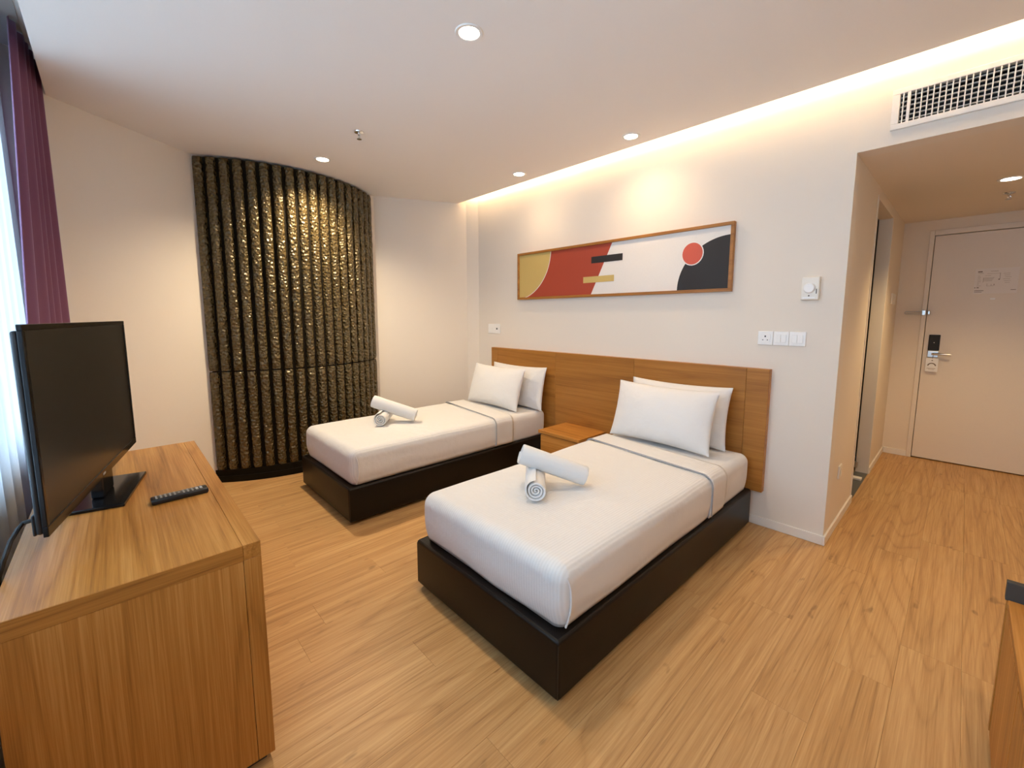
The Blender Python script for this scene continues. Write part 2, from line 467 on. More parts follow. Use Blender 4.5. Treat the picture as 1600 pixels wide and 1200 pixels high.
# skirting boards
struct(obj('baseboard_back', B(-2.0, XC, -0.012, 0, 0, 0.058, 0.003), M['skirt']))
struct(obj('baseboard_hall_left', B(XC, XC + 0.012, -0.012, OY0, 0, 0.058, 0.003), M['skirt']))
struct(obj('baseboard_hall_left_far', B(XC, XC + 0.012, OY1, DH, 0, 0.058, 0.003), M['skirt']))
struct(obj('baseboard_hall_end', B(XC + 0.012, DX0 - 0.038, DH - 0.012, DH, 0, 0.058, 0.003), M['skirt']))
struct(obj('baseboard_right', B(XR - 0.012, XR, -0.95, DH, 0, 0.058, 0.003), M['skirt']))

# bathroom seen as a sliver through the opening
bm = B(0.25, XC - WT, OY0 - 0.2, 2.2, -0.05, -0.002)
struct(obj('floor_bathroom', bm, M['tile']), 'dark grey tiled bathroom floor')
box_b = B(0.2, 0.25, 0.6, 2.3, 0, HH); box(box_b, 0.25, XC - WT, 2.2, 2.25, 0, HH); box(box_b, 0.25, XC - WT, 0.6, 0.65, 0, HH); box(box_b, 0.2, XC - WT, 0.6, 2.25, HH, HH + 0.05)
struct(obj('wall_bathroom', box_b, M['bath']), 'bathroom walls coloured dark as if unlit')
struct(obj('floor_threshold', B(XC - WT, XC + 0.002, OY0, OY1, -0.011, 0.002), M['tile']), 'grey stone threshold of the bathroom')
# slim frame round the bathroom opening
tr = bmesh.new()
box(tr, XC - WT, XC + 0.006, OY0 - 0.02, OY0 + 0.006, 0.0, OZ + 0.02, 0.002); box(tr, XC - WT, XC + 0.006, OY1 - 0.006, OY1 + 0.02, 0.0, OZ + 0.02, 0.002); box(tr, XC - WT, XC + 0.006, OY0, OY1, OZ - 0.006, OZ + 0.02, 0.002)
struct(obj('trim_1', tr, M['hallwall']), 'painted frame of the bathroom opening')
d2 = struct(obj('door_2', B(XC - WT - 0.36, XC - WT - 0.01, OY1 - 0.045, OY1 - 0.035, 0.03, OZ - 0.03, 0.001), M['glass']), 'open clear glass bathroom door')
obj('hinge_clamp', B(XC - WT - 0.05, XC - WT + 0.02, OY1 - 0.058, OY1 - 0.022, 0.05, 0.10, 0.004), M['steel'], d2)
obj('door_sill', B(XC - WT, XC - 0.01, OY1 - 0.26, OY1 - 0.20, 0.002, 0.02, 0.003), M['white_metal'], d2)

# entrance door
bm = B(DX0 - 0.038, DX0 - 0.004, DH - 0.012, DH + 0.1, 0, DZ + 0.05, 0.003); box(bm, DX1 + 0.004, DX1 + 0.038, DH - 0.012, DH + 0.1, 0, DZ + 0.05, 0.003); box(bm, DX0 - 0.004, DX1 + 0.004, DH - 0.012, DH + 0.1, DZ + 0.004, DZ + 0.05, 0.003)
struct(obj('trim_2', bm, M['doorpaint']), 'frame of the entrance door')
d1 = struct(obj('door_1', B(DX0, DX1, DH + 0.004, DH + 0.05, 0.010, DZ - 0.001, 0.002), M['doorpaint']), 'cream entrance door at the end of the hall')
obj('gap_light_block', B(DX0 - 0.01, DX1 + 0.01, DH + 0.06, DH + 0.07, -0.0124, DZ + 0.01), M['black'], d1)  # added black plate behind the door, blocks outside light at its gaps
yd = DH + 0.004
lk = obj('lock_plate', B(1.492, 1.568, yd - 0.018, yd, 1.05, 1.198, 0.004), M['black'], d1)
obj('reader_mark', lathe([(0, 0), (0.004, 0), (0.004, 0.002), (0, 0.002)], 12), M['button_white'], lk, local=True)
rm = lk.children[0]; rm.data.transform(MW[d1].inverted() @ Matrix.Translation((1.530, yd - 0.0185, 1.125)) @ Matrix.Rotation(R_(90), 4, 'X'))
obj('lock_body', B(1.492, 1.568, yd - 0.016, yd, 0.985, 1.049, 0.004), M['steel'], d1)
obj('lever_handle', tube([(1.53, yd - 0.015, 1.02), (1.53, yd - 0.05, 1.02), (1.545, yd - 0.058, 1.02), (1.60, yd - 0.058, 1.02), (1.65, yd - 0.056, 1.018)], 0.0095, 10), M['steel'], d1, smooth=True)
# door viewer cap and evacuation notice
obj('door_viewer', B(1.845, 1.875, yd - 0.006, yd, 1.515, 1.528, 0.002), M['white_plastic'], d1)
# door guard (swing bar) spanning frame and door
lt = thing('door_guard', 'small steel swing-bar door guard on the entrance door frame', 'door guard', (1.39, DH - 0.012, 1.40))
obj('bar', tube([(1.312, DH - 0.022, 1.412), (1.44, DH - 0.022, 1.412)], 0.005, 8), M['steel'], lt, smooth=True)
obj('bar', tube([(1.312, DH - 0.022, 1.392), (1.44, DH - 0.022, 1.392)], 0.005, 8), M['steel'], lt, smooth=True)
obj('bar_end', tube([(1.312, DH - 0.022, 1.412), (1.305, DH - 0.022, 1.402), (1.312, DH - 0.022, 1.392)], 0.005, 8), M['steel'], lt, smooth=True)
obj('frame_plate', B(1.425, 1.452, DH - 0.030, DH - 0.0121, 1.380, 1.425, 0.003), M['steel'], lt)
obj('door_knob', B(1.464, 1.482, DH - 0.03, DH + 0.0039, 1.385, 1.42, 0.004), M['steel'], lt)
# notice on the door
nt_ = thing('evacuation_notice', 'white printed evacuation plan sheet on the entrance door', 'notice', (1.865, yd - 0.001, 1.567))
obj('sheet', B(1.739, 1.992, yd - 0.0016, yd - 0.0002, 1.567, 1.785), M['paper'], nt_)
yi = yd - 0.0017
def inks(rects, name, mat, par):
    bm = bmesh.new()
    for (a, b, c, d) in rects: box(bm, a, b, yi - 0.0005, yi, c, d)
    return obj(name, bm, mat, par)
inks([(1.755, 1.782, 1.754, 1.763)], 'heading', M['ink'], nt_)
random.seed(3)
rs = [(1.757, 1.79, 1.743, 1.746), (1.83, 1.875, 1.758, 1.761)]
for i in range(8): rs.append((1.757, 1.757 + 0.010 + 0.018 * random.random(), 1.722 - i * 0.0125, 1.7245 - i * 0.0125))
for i in range(6): rs.append((1.905 + 0.006 * (i % 3), 1.94 + 0.012 * random.random(), 1.735 - i * 0.0155, 1.7372 - i * 0.0155))
rs += [(1.81, 1.885, 1.739, 1.741), (1.80, 1.835, 1.722, 1.724), (1.885, 1.888, 1.69, 1.742)]
for i in range(4): rs.append((1.79, 1.855 - 0.004 * i, 1.703 - i * 0.009, 1.7055 - i * 0.009))
rs += [(1.79, 1.7925, 1.665, 1.706), (1.815, 1.855, 1.632, 1.634), (1.815, 1.817, 1.632, 1.655), (1.84, 1.842, 1.632, 1.65), (1.855, 1.86, 1.637, 1.65)]
inks(rs, 'plan_lines', M['ink_soft'], nt_)['kind'] = 'stuff'
inks([(1.745, 1.80, 1.592, 1.597), (1.745, 1.79, 1.580, 1.5835), (1.955, 1.985, 1.594, 1.598), (1.743, 1.750, 1.617, 1.624), (1.879, 1.887, 1.684, 1.692), (1.757, 1.77, 1.617, 1.624)], 'dark_print', M['ink'], nt_)['kind'] = 'stuff'
# hanging tag
tg = thing('door_tag', 'small white printed card hanging from the entrance door handle', 'door tag', (1.532, yd - 0.03, 0.85))
obj('card', B(1.489, 1.573, yd - 0.0315, yd - 0.030, 0.852, 0.980), M['white_plastic'], tg)
obj('loop', tube([(1.532, yd - 0.031, 0.975), (1.536, yd - 0.05, 1.0), (1.536, yd - 0.07, 1.033), (1.536, yd - 0.046, 1.033), (1.532, yd - 0.029, 0.975)], 0.0012, 6), M['ink'], tg)
yi = yd - 0.0316
bm = bmesh.new(); random.seed(11)
for i in range(13):
    a = math.pi * (0.08 + 0.84 * i / 12); cx = 1.531 + 0.026 * math.cos(a); cz = 0.905 + 0.026 * math.sin(a)
    box(bm, cx - 0.004, cx + 0.004, yi - 0.0005, yi, cz - 0.004, cz + 0.004)
box(bm, 1.527, 1.536, yi - 0.0005, yi, 0.954, 0.962)
obj('emblem', bm, M['ink'], tg)
inks([(1.500 + i * 0.010, 1.507 + i * 0.010, 0.880, 0.886) for i in range(6)] + [(1.51, 1.55, 0.872, 0.875)], 'caption', M['ink_soft'], tg)

# window: frame, mullions, panes
w1 = struct(obj('window_1', B(WX0, WX1, YW - 0.08, YW - 0.03, WZ0, WZ0 + 0.05, 0.004), M['white_metal']), 'tall white framed window behind the curtains')
obj('window_head', B(WX0, WX1, YW - 0.08, YW - 0.03, WZ1 - 0.05, WZ1, 0.004), M['white_metal'], w1)
nw = 4
for i in range(nw + 1):
    x = WX0 + (WX1 - WX0) * i / nw
    x = min(max(x, WX0 + 0.025), WX1 - 0.025)
    obj('mullion', B(x - 0.025, x + 0.025, YW - 0.08, YW - 0.03, WZ0 + 0.05, WZ1 - 0.05, 0.004), M['white_metal'], w1)
for i in range(nw):
    xa = WX0 + (WX1 - WX0) * i / nw + 0.025; xb = WX0 + (WX1 - WX0) * (i + 1) / nw - 0.025
    obj('pane', B(xa, xb, YW - 0.058, YW - 0.053, WZ0 + 0.05, WZ1 - 0.05), M['glass'], w1)

# ================================================================== curved ribbed wall panel
CX, CY, RR = -3.2756, -1.8032, 1.0987
A0, A1 = R_(-39.4), R_(48.2)
pn = thing('ribbed_wall_panel', 'curved floor-to-ceiling dark bronze ribbed wall panel in the corner', 'wall panel', (-2.30, -1.80, 0))
def arc_prism(r0, r1, a0, a1, z0, z1, n=48):
    pts = [(CX + r1 * math.cos(a0 + (a1 - a0) * i / n), CY + r1 * math.sin(a0 + (a1 - a0) * i / n)) for i in range(n + 1)]
    pts += [(CX + r0 * math.cos(a1 + (a0 - a1) * i / n), CY + r0 * math.sin(a1 + (a0 - a1) * i / n)) for i in range(n + 1)]
    return prism(pts, z0, z1)
ZB, ZS = 0.105, 0.925
obj('backing', arc_prism(RR - 0.06, RR - 0.034, A0, A1, 0.0, H - 0.012, 48), M['ribback'], pn, smooth=True)
pb = obj('plinth', arc_prism(RR - 0.034, RR + 0.004, A0, A1, 0.0, 0.052, 48), M['ribback'], pn, smooth=True)
obj('plinth_cap', arc_prism(RR - 0.034, RR - 0.008, A0, A1, 0.052, ZB - 0.004, 48), M['ribback'], pn, smooth=True)
NR = 18
pitch = (A1 - A0) / NR
def rib_mesh(h, seed, wide=0.070, deep=0.036):
    bm = bmesh.new(); ns, nr = 10, max(8, int(h / 0.028))
    rows = []
    for j in range(nr + 1):
        z = h * j / nr
        e = min(1.0, min(z, h - z) / 0.012); e = 0.80 + 0.20 * e
        row = []
        for i in range(ns + 1):
            t = math.pi * i / ns
            x = (1 - abs(math.cos(t)) ** 3.2) ** (1 / 2.2) * deep
            y = -math.cos(t) * wide / 2
            nn = noise.noise(Vector((y * 38, z * 26, seed * 7.3))) * 0.0032 + noise.noise(Vector((y * 70, z * 60, seed * 3.1))) * 0.0022
            row.append(bm.verts.new(((x * e + (nn if 0 < i < ns else 0)), y * (0.95 + 0.05 * e) + nn * 0.5, z)))
        rows.append(row)
    for a, b in zip(rows[:-1], rows[1:]):
        for i in range(ns): bm.faces.new((a[i], a[i + 1], b[i + 1], b[i]))
    bm.faces.new(rows[0]); bm.faces.new(rows[-1])
    bmesh.ops.recalc_face_normals(bm, faces=bm.faces)
    me = bpy.data.meshes.new('rib'); bm.to_mesh(me); bm.free()
    for p in me.polygons: p.use_smooth = True
    try: me.set_sharp_from_angle(angle=R_(60))
    except Exception: pass
    me.materials.append(M['rib']); return me
low = [rib_mesh(ZS - 0.005 - ZB, s) for s in range(4)]
upp = [rib_mesh(H - 0.016 - ZS - 0.005, s + 10) for s in range(4)]
pinv = MW[pn].inverted()
for i in range(NR):
    a = A0 + pitch * (i + 0.5)
    for meshes, z in ((low, ZB), (upp, ZS + 0.005)):
        o = bpy.data.objects.new('rib', meshes[(i * 7 + (1 if z > 0.5 else 0)) % 4]); COL.objects.link(o)
        o.parent = pn
        w = Vector((CX + (RR - 0.036) * math.cos(a), CY + (RR - 0.036) * math.sin(a), z))
        o.location = pinv @ w; o.rotation_euler = (0, 0, a)

# ================================================================== headboard, beds
hb = thing('headboard', 'long low wooden headboard panel on the wall behind both beds', 'headboard', (-0.43, -0.0, 0.236))
HX0, HX1, HZ0, HZ1 = -1.774, 0.906, 0.236, 1.038
obj('backing_board', B(HX0, HX1, -0.028, -0.0005, HZ0, HZ1, 0.001), M['furn_x'], hb)
seams = [HX0, -1.677, -0.860, -0.043, 0.774, HX1]
for a, b in zip(seams[:-1], seams[1:]):
    obj('veneer_panel', B(a + (0.0007 if a > HX0 else 0), b - (0.0007 if b < HX1 else 0), -0.045, -0.028, HZ0, HZ1, 0.0012, 1), M['head'], hb)

def edge_list(a, b, r, n, k=7, ea=True, eb=True):
    out = []
    ia, ib = (a + r if ea else a), (b - r if eb else b)
    if ea: out += [a + r * i / k for i in range(k)]
    out += [ia + (ib - ia) * i / n for i in range(n + 1)]
    if eb: out += [ib + r * (i + 1) / k for i in range(k)]
    return out

def shell(x0, x1, y0, y1, zb, zt, r, foot=True, head=False, nx=34, ny=64, wr=0.004, seed=0.0, tuck=0.02, bottom=False, tilt=0.0, wave=0.006):
    """cloth-like rounded box shell (open below), rounded along x sides, foot (y0) and optionally head (y1)"""
    xs, ys = edge_list(x0, x1, r, nx), edge_list(y0, y1, r, ny, ea=foot, eb=head)
    zs = [zb + (zt - r - zb) * i / 10 for i in range(11)] + [zt - r + r * (i + 1) / 7 for i in range(7)]
    bm = bmesh.new(); cache = {}
    def vert(p):
        key = (round(p[0], 5), round(p[1], 5), round(p[2], 5))
        if key in cache: return cache[key]
        q = Vector((min(max(p[0], x0 + r), x1 - r), p[1], min(p[2], zt - r)))
        if foot: q.y = max(q.y, y0 + r)
        if head: q.y = min(q.y, y1 - r)
        d = Vector(p) - q
        n = d.normalized() if d.length > 1e-9 else Vector((0, 0, 1))
        c = q + n * r
        side = 1.0 - max(0.0, min(1.0, n.z))
        f = 0.35 + 0.65 * side
        w = noise.noise(Vector((c.x * 2.2, c.y * 2.2, c.z * 3 + seed))) * wr * 1.6
        w += noise.noise(Vector((c.x * 9 + seed, c.y * 5, c.z * 16))) * wr * 0.55 * f
        hgt = (c.z - zb) / (zt - zb)
        t = max(0.0, 1 - hgt / 0.45)
        w -= tuck * t * t * side
        c = c + n * w
        if hgt < 0.3: c.z += wave * (1 - hgt / 0.3) * noise.noise(Vector((c.x * 3.1, c.y * 3.1, seed + 4))) 
        c.y += tilt * (c.x - (x0 + x1) / 2)
        v = bm.verts.new(c); cache[key] = v; return v
    def grid(A, Bv, f):
        for a, a2 in zip(A[:-1], A[1:]):
            for b, b2 in zip(Bv[:-1], Bv[1:]):
                vs_ = [vert(f(a, b)), vert(f(a2, b)), vert(f(a2, b2)), vert(f(a, b2))]
                if len(set(vs_)) >= 3:
                    try: bm.faces.new(list(dict.fromkeys(vs_)))
                    except ValueError: pass
    grid(xs, ys, lambda a, b: (a, b, zt))
    grid(ys, zs, lambda a, b: (x0, a, b)); grid(ys, zs, lambda a, b: (x1, a, b))
    if foot: grid(xs, zs, lambda a, b: (a, y0, b))
    if head: grid(xs, zs, lambda a, b: (a, y1, b))
    if bottom:
        lo = [e for e in bm.edges if e.is_boundary]
        bmesh.ops.holes_fill(bm, edges=lo)
    return bm

def solid(o, th, offset=1.0):
    md = o.modifiers.new('thickness', 'SOLIDIFY'); md.thickness = th; md.offset = offset; return o

BY0, BY1, BZ, MT = -1.987, -0.066, 0.252, 0.488
def bed(x0, x1, label, dlabel, seed):
    b = thing('bed', label, 'bed', ((x0 + x1) / 2, (BY0 + BY1) / 2, 0), group='twin beds')
    base = obj('base', B(x0, x1, BY0, BY1, 0.022, BZ, 0.014, 4), M['leather'], b, smooth=True)
    # piping along the top rim
    r = 0.012; z = BZ - 0.002
    obj('rim_piping', tube([(x0 + r, BY0 + r, z), (x1 - r, BY0 + r, z), (x1 - r, BY1 - r, z), (x0 + r, BY1 - r, z), (x0 + r, BY0 + r, z)], 0.0035, 6), M['stitch'], base)
    for xx in (x0 + 0.004, x1 - 0.004):
        obj('corner_seam', tube([(xx, BY0 + 0.004, 0.03), (xx, BY0 + 0.004, BZ - 0.015)], 0.0022, 6), M['stitch'], base)
    for xx in (x0 + 0.10, x1 - 0.10):
        for yy in (BY0 + 0.10, (BY0 + BY1) / 2, BY1 - 0.10):
            obj('foot', lathe([(0, 0), (0.028, 0), (0.030, 0.004), (0.030, 0.024), (0, 0.024)], 14, (xx, yy, 0)), M['black_plastic'], b)
    mat = obj('mattress', shell(x0 + 0.018, x1 - 0.018, BY0 + 0.035, BY1 - 0.004, BZ + 0.004, MT, 0.055, True, True, wr=0.002, seed=seed, tuck=0.012, bottom=True, wave=0.0), M['sheet'], b, smooth=True, angle=80)
    # duvet / top sheet tucked in over the foot
    tilt = -0.13
    yf, yc = -0.655, -0.455
    du = obj('duvet', shell(x0 + 0.006, x1 - 0.006, BY0 + 0.024, -0.62, BZ + 0.008, MT + 0.010, 0.062, True, False, wr=0.004, seed=seed + 3), M['duvet'], b, smooth=True, angle=80)
    du['label'] = dlabel
    c = obj('folded_cuff', shell(x0 - 0.002, x1 + 0.002, yf, yc, BZ + 0.018, MT + 0.019, 0.062, False, False, ny=10, wr=0.003, seed=seed + 5, tilt=tilt, tuck=0.012), M['duvet'], du, smooth=True, angle=80)
    solid(c, 0.006, -1.0); solid(du, 0.003, -1.0)
    # grey piping on the front edge of the cuff
    r = 0.064; pts = []
    xa, xb, zt = x0 - 0.004, x1 + 0.004, MT + 0.020
    prof = [(xa, BZ + 0.03), (xa, BZ + 0.1), (xa, zt - r)] + [(xa + r - r * math.cos(t), zt - r + r * math.sin(t)) for t in [R_(a) for a in range(15, 91, 15)]]
    prof += [(xa + r + (xb - xa - 2 * r) * i / 12, zt) for i in range(1, 12)]
    prof += [(xb - r + r * math.sin(t), zt - r + r * math.cos(t)) for t in [R_(a) for a in range(0, 76, 15)]] + [(xb, zt - r), (xb, BZ + 0.1), (xb, BZ + 0.03)]
    xc = (x0 + x1) / 2
    obj('cuff_piping', tube([(x, yf + tilt * (x - xc) - 0.001, z) for x, z in prof], 0.0028, 6), M['grey_line'], du)
    # mitred corner folds at the foot
    for sx, xx in ((1, x1 - 0.006), (-1, x0 + 0.006)):
        pts = []
        for t in range(9):
            z = BZ + 0.014 + (MT - 0.03 - BZ - 0.014) * t / 8
            hgt = (z - BZ) / (MT - BZ); tk = max(0, 1 - hgt / 0.45)
            pts.append((xx - sx * (0.0195 * tk * tk + 0.003 * max(0, t - 6) ** 2), BY0 + 0.062 + 0.012 * math.sin(t / 8 * 3.1), z))
        obj('corner_fold', tube(pts, 0.004, 6), M['sheet'], du, smooth=True)
    return b

NX0, NX1 = -0.085, 0.855
FX0, FX1 = -1.867, -0.927
bed(NX0, NX1, 'twin bed with dark leather base nearer the camera, beside hall wall', 'white duvet tucked over the nearer bed', 1.0)
bed(FX0, FX1, 'twin bed with dark leather base beside the ribbed wall panel', 'white duvet tucked over the bed by the ribbed panel', 20.0)

# ------------------------------------------------------------------ pillows
def pillow_bm(w, h, t, seed):
    bm = bmesh.new(); n, m = 44, 30
    def P(u, v, s):
        x = w / 2 * u * (1 - 0.045 * (1 - v * v)); y = h / 2 * v * (1 - 0.075 * (1 - u * u))
        k = max(0.0, (1 - abs(u) ** 2.6)) ** 0.62 * max(0.0, (1 - abs(v) ** 2.4)) ** 0.62
        z = s * t / 2 * k
        edge = 1 - k
        wr = noise.noise(Vector((x * 7 + seed, y * 7, s * 3))) * 0.009 * k
        ang = math.atan2(v, u)
        wr += noise.noise(Vector((ang * 9 + seed, 2.0, s))) * 0.022 * k * max(0, (max(abs(u), abs(v)) - 0.45))
        return Vector((x, y, z + s * wr))
    top, bot = {}, {}
    for i in range(n + 1):
        for j in range(m + 1):
            u, v = -math.cos(math.pi * i / n), -math.cos(math.pi * j / m)
            u, v = 0.5 * u + 0.5 * (2 * i / n - 1), 0.5 * v + 0.5 * (2 * j / m - 1)
            top[i, j] = bm.verts.new(P(u, v, 1))
            bot[i, j] = top[i, j] if i in (0, n) or j in (0, m) else bm.verts.new(P(u, v, -1))
    for i in range(n):
        for j in range(m):
            bm.faces.new((top[i, j], top[i + 1, j], top[i + 1, j + 1], top[i, j + 1]))
            bm.faces.new((bot[i, j], bot[i, j + 1], bot[i + 1, j + 1], bot[i + 1, j]))
    return bm
def pillow(c, w, h, t, lean, rz, roll, label, seed):
    o = obj('pillow', pillow_bm(w, h, t, seed), M['pillow'], local=True, smooth=True, angle=100)
    # local x = width, local y = up the pillow, local z = front
    mt = Matrix.Rotation(rz, 4, 'Z') @ Matrix.Rotation(R_(90) - lean, 4, 'X') @ Matrix.Rotation(roll, 4, 'Z')
    o.matrix_world = Matrix.Translation(c) @ mt
    tag(o, label, 'pillow', 'white pillows on the beds')
pillow((0.338, -0.326, MT + 0.012 + 0.200), 0.73, 0.412, 0.18, R_(17), R_(-1), R_(0), 'front white pillow of the nearer bed', 1.0)
pillow((0.355, -0.142, MT + 0.004 + 0.208), 0.73, 0.420, 0.16, R_(10), R_(0), R_(0), 'rear white pillow on the nearer bed, against the headboard', 2.0)
pillow((-1.395, -0.326, MT + 0.010 + 0.196), 0.75, 0.405, 0.18, R_(17), R_(-1), R_(0), 'front white pillow of the bed by the ribbed panel', 3.0)
pillow((-1.285, -0.142, MT + 0.004 + 0.202), 0.75, 0.410, 0.16, R_(10), R_(0), R_(0), 'rear white pillow against the headboard on the bed by the ribbed panel', 4.0)

# ------------------------------------------------------------------ rolled towels
def roll_bm(L, r, turns=3.6, th=0.0118, n=110, seed=0):
    """towel rolled up: spiral ribbon extruded along x, centred"""
    bm = bmesh.new()
    r_in = r - turns * (th + 0.0022)
    out, inn = [], []
    for i in range(n + 1):
        a = 2 * math.pi * turns * i / n
        rad = r_in + (r - r_in) * i / n
        k = min(1.0, (n - i) / 8.0, (i + 2) / 6.0)
        ro, ri = rad, max(0.001, rad - th * k)
        sq = 1.0 - 0.06 * max(0, -math.sin(a + 0.6))
        out.append((ro * math.cos(a + 0.6), ro * math.sin(a + 0.6) * sq)); inn.append((ri * math.cos(a + 0.6), ri * math.sin(a + 0.6) * sq))
    xs = [-L / 2, -L / 2 + 0.004, -L / 2 + 0.012, -L / 4, 0, L / 4, L / 2 - 0.012, L / 2 - 0.004, L / 2]
    rings = []
    for j, x in enumerate(xs):
        ex = 0.004 if j in (0, len(xs) - 1) else (0.0012 if j in (1, len(xs) - 2) else 0)
        ro_, ri_ = [], []
        for i in range(n + 1):
            o, q = Vector((0, *out[i])), Vector((0, *inn[i]))
            mid = (o + q) / 2
            f = 1 - ex / th * 1.2
            wob = 0.003 * noise.noise(Vector((x * 12, i * 0.05, seed)))
            dx = 0.010 * (1 - i / n) * (1 if x > 0 else -1) * -1 if abs(x) > L / 2 - 0.013 else 0
            a = mid + (o - mid) * f; b = mid + (q - mid) * f
            a = a * (1 + wob / r * 0.6)
            ro_.append(bm.verts.new((x + dx, a.y, a.z))); ri_.append(bm.verts.new((x + dx, b.y, b.z)))
        rings.append((ro_, ri_))
    for (ao, ai), (bo, bi) in zip(rings[:-1], rings[1:]):
        for i in range(n):
            bm.faces.new((ao[i], ao[i + 1], bo[i + 1], bo[i])); bm.faces.new((ai[i], bi[i], bi[i + 1], ai[i + 1]))
        for i in (0, n): bm.faces.new((ao[i], bo[i], bi[i], ai[i]))
    for ro_, ri_ in (rings[0], rings[-1]):
        for i in range(n): bm.faces.new((ro_[i], ro_[i + 1], ri_[i + 1], ri_[i]))
    return bm
def towel(a, b, r, label, seed, spin=0.0):
    a, b = Vector(a), Vector(b); d = b - a
    o = obj('rolled_towel', roll_bm(d.length, r, seed=seed), M['towel'], local=True, smooth=True, angle=50)
    q = d.to_track_quat('X', 'Z')
    o.matrix_world = Matrix.Translation((a + b) / 2) @ q.to_matrix().to_4x4() @ Matrix.Rotation(spin, 4, 'X')
    tag(o, label, 'towel', 'rolled white towels')
zt = MT + 0.010
towel((0.41, -1.635, zt + 0.057), (0.195, -1.41, zt + 0.057), 0.057, 'rolled towel lying flat under another on the nearer bed', 1, R_(200))
towel((0.222, -1.552, zt + 0.180), (0.448, -1.305, zt + 0.060), 0.058, 'rolled towel propped slantwise on another on the nearer bed', 2, R_(100))
towel((-1.385, -1.535, zt + 0.057), (-1.60, -1.36, zt + 0.057), 0.057, 'rolled towel lying flat under another on the bed by the ribbed panel', 3, R_(200))
towel((-1.575, -1.500, zt + 0.180), (-1.335, -1.240, zt + 0.060), 0.058, 'rolled towel propped slantwise on another on the bed by the ribbed panel', 4, R_(100))

# ------------------------------------------------------------------ nightstand
ns = thing('nightstand', 'small wooden nightstand between the two beds', 'nightstand', (-0.505, -0.23, 0))
obj('top', B(-0.725, -0.285, -0.415, -0.0455, 0.375, 0.400, 0.002), M['furn_x'], ns)
obj('body', B(-0.712, -0.298, -0.385, -0.0455, 0.09, 0.375, 0.002), M['furn_x'], ns)
dr = obj('drawer', B(-0.708, -0.302, -0.402, -0.386, 0.10, 0.368, 0.002), M['furn_x'], ns)
for xx in (-0.69, -0.34):
    for yy in (-0.36, -0.09): obj('leg', B(xx, xx + 0.02, yy, yy + 0.02, 0, 0.09, 0.002), M['furn_z'], ns)

# ================================================================== dresser with TV
DT = 0.717
dsx0, dsx1, dsy0, dsy1 = -1.02, 0.357, -3.268, -2.752
ds = thing('dresser', 'low honey oak sideboard under the television by the window', 'sideboard', ((dsx0 + dsx1) / 2, (dsy0 + dsy1) / 2, 0))
yb = dsy1 - 0.045
obj('top_panel', B(dsx0, dsx1, dsy0, yb - 0.0006, DT - 0.046, DT, 0.0012, 1), M['furn_x'], ds)
obj('edge_band', B(dsx1 - 0.0003, dsx1 + 0.0012, dsy0, yb - 0.0006, DT - 0.046, DT - 0.0008), M['furn_y'], ds)
obj('front_top_rail', B(dsx0, dsx1, yb, dsy1, DT - 0.046, DT, 0.0012, 1), M['furn_x'], ds)
obj('front_panel', B(dsx0, dsx1, yb, dsy1, 0.024, DT - 0.0462, 0.0012, 1), M['furn_z'], ds)
obj('end_panel', B(dsx1 - 0.03, dsx1, dsy0, yb - 0.0012, 0.024, DT - 0.0468, 0.0012, 1), M['furn_z'], ds)
obj('end_panel', B(dsx0, dsx0 + 0.03, dsy0, yb - 0.0012, 0.024, DT - 0.0468, 0.0012, 1), M['furn_z'], ds)
obj('back_panel', B(dsx0 + 0.03, dsx1 - 0.03, dsy0, dsy0 + 0.012, 0.024, DT - 0.047), M['furn_z'], ds)
obj('plinth', B(dsx0 + 0.02, dsx1 - 0.02, dsy0 + 0.02, dsy1 - 0.02, 0.0, 0.024), M['dark_grey'], ds)

tva = R_(-11.8)
tv = thing('television', 'flat black widescreen television on a glossy stand', 'television', (-0.352, -3.082, DT), tva)
TWd, THt, TB = 0.985, 0.553, 0.080
def L_(name, bm, mat, par, **k): return obj(name, bm, mat, par, local=True, **k)
hw = TWd / 2
bz = bmesh.new()                                  # bezel: four bars
bw = 0.016
box(bz, -hw, hw, -0.011, 0.0, TB + THt - bw, TB + THt, 0.002); box(bz, -hw, hw, -0.011, 0.0, TB, TB + 0.028, 0.002)
box(bz, -hw, -hw + bw, -0.011, 0.0, TB + 0.028, TB + THt - bw, 0.002); box(bz, hw - bw, hw, -0.011, 0.0, TB + 0.028, TB + THt - bw, 0.002)
bzo = L_('bezel', bz, M['gloss_black'], tv)
L_('screen', B(-hw + bw, hw - bw, -0.009, -0.003, TB + 0.028, TB + THt - bw), M['screen'], tv)
L_('back_cover', B(-hw + 0.006, hw - 0.006, -0.026, -0.011, TB + 0.006, TB + THt - 0.016, 0.0065, 3), M['black_plastic'], tv, smooth=True)
bh = bmesh.new(); box(bh, -0.28, 0.28, -0.060, -0.026, TB + 0.02, TB + THt - 0.14, 0.014, 4)
L_('rear_housing', bh, M['black_plastic'], tv, smooth=True)
L_('speaker_bar', B(-hw + 0.02, hw - 0.012, -0.034, -0.026, TB + 0.003, TB + 0.060, 0.004), M['black_plastic'], tv)
L_('brand_mark', B(-0.014, 0.014, 0.0001, 0.0007, TB + 0.009, TB + 0.017), M['button'], bzo)
L_('neck', B(-0.10, 0.03, -0.035, 0.0, 0.012, TB + 0.02, 0.006), M['gloss_black'], tv)
bs = L_('stand_base', B(-0.235, 0.125, -0.12, 0.072, 0.0, 0.012, 0.003), M['gloss_black'], tv)

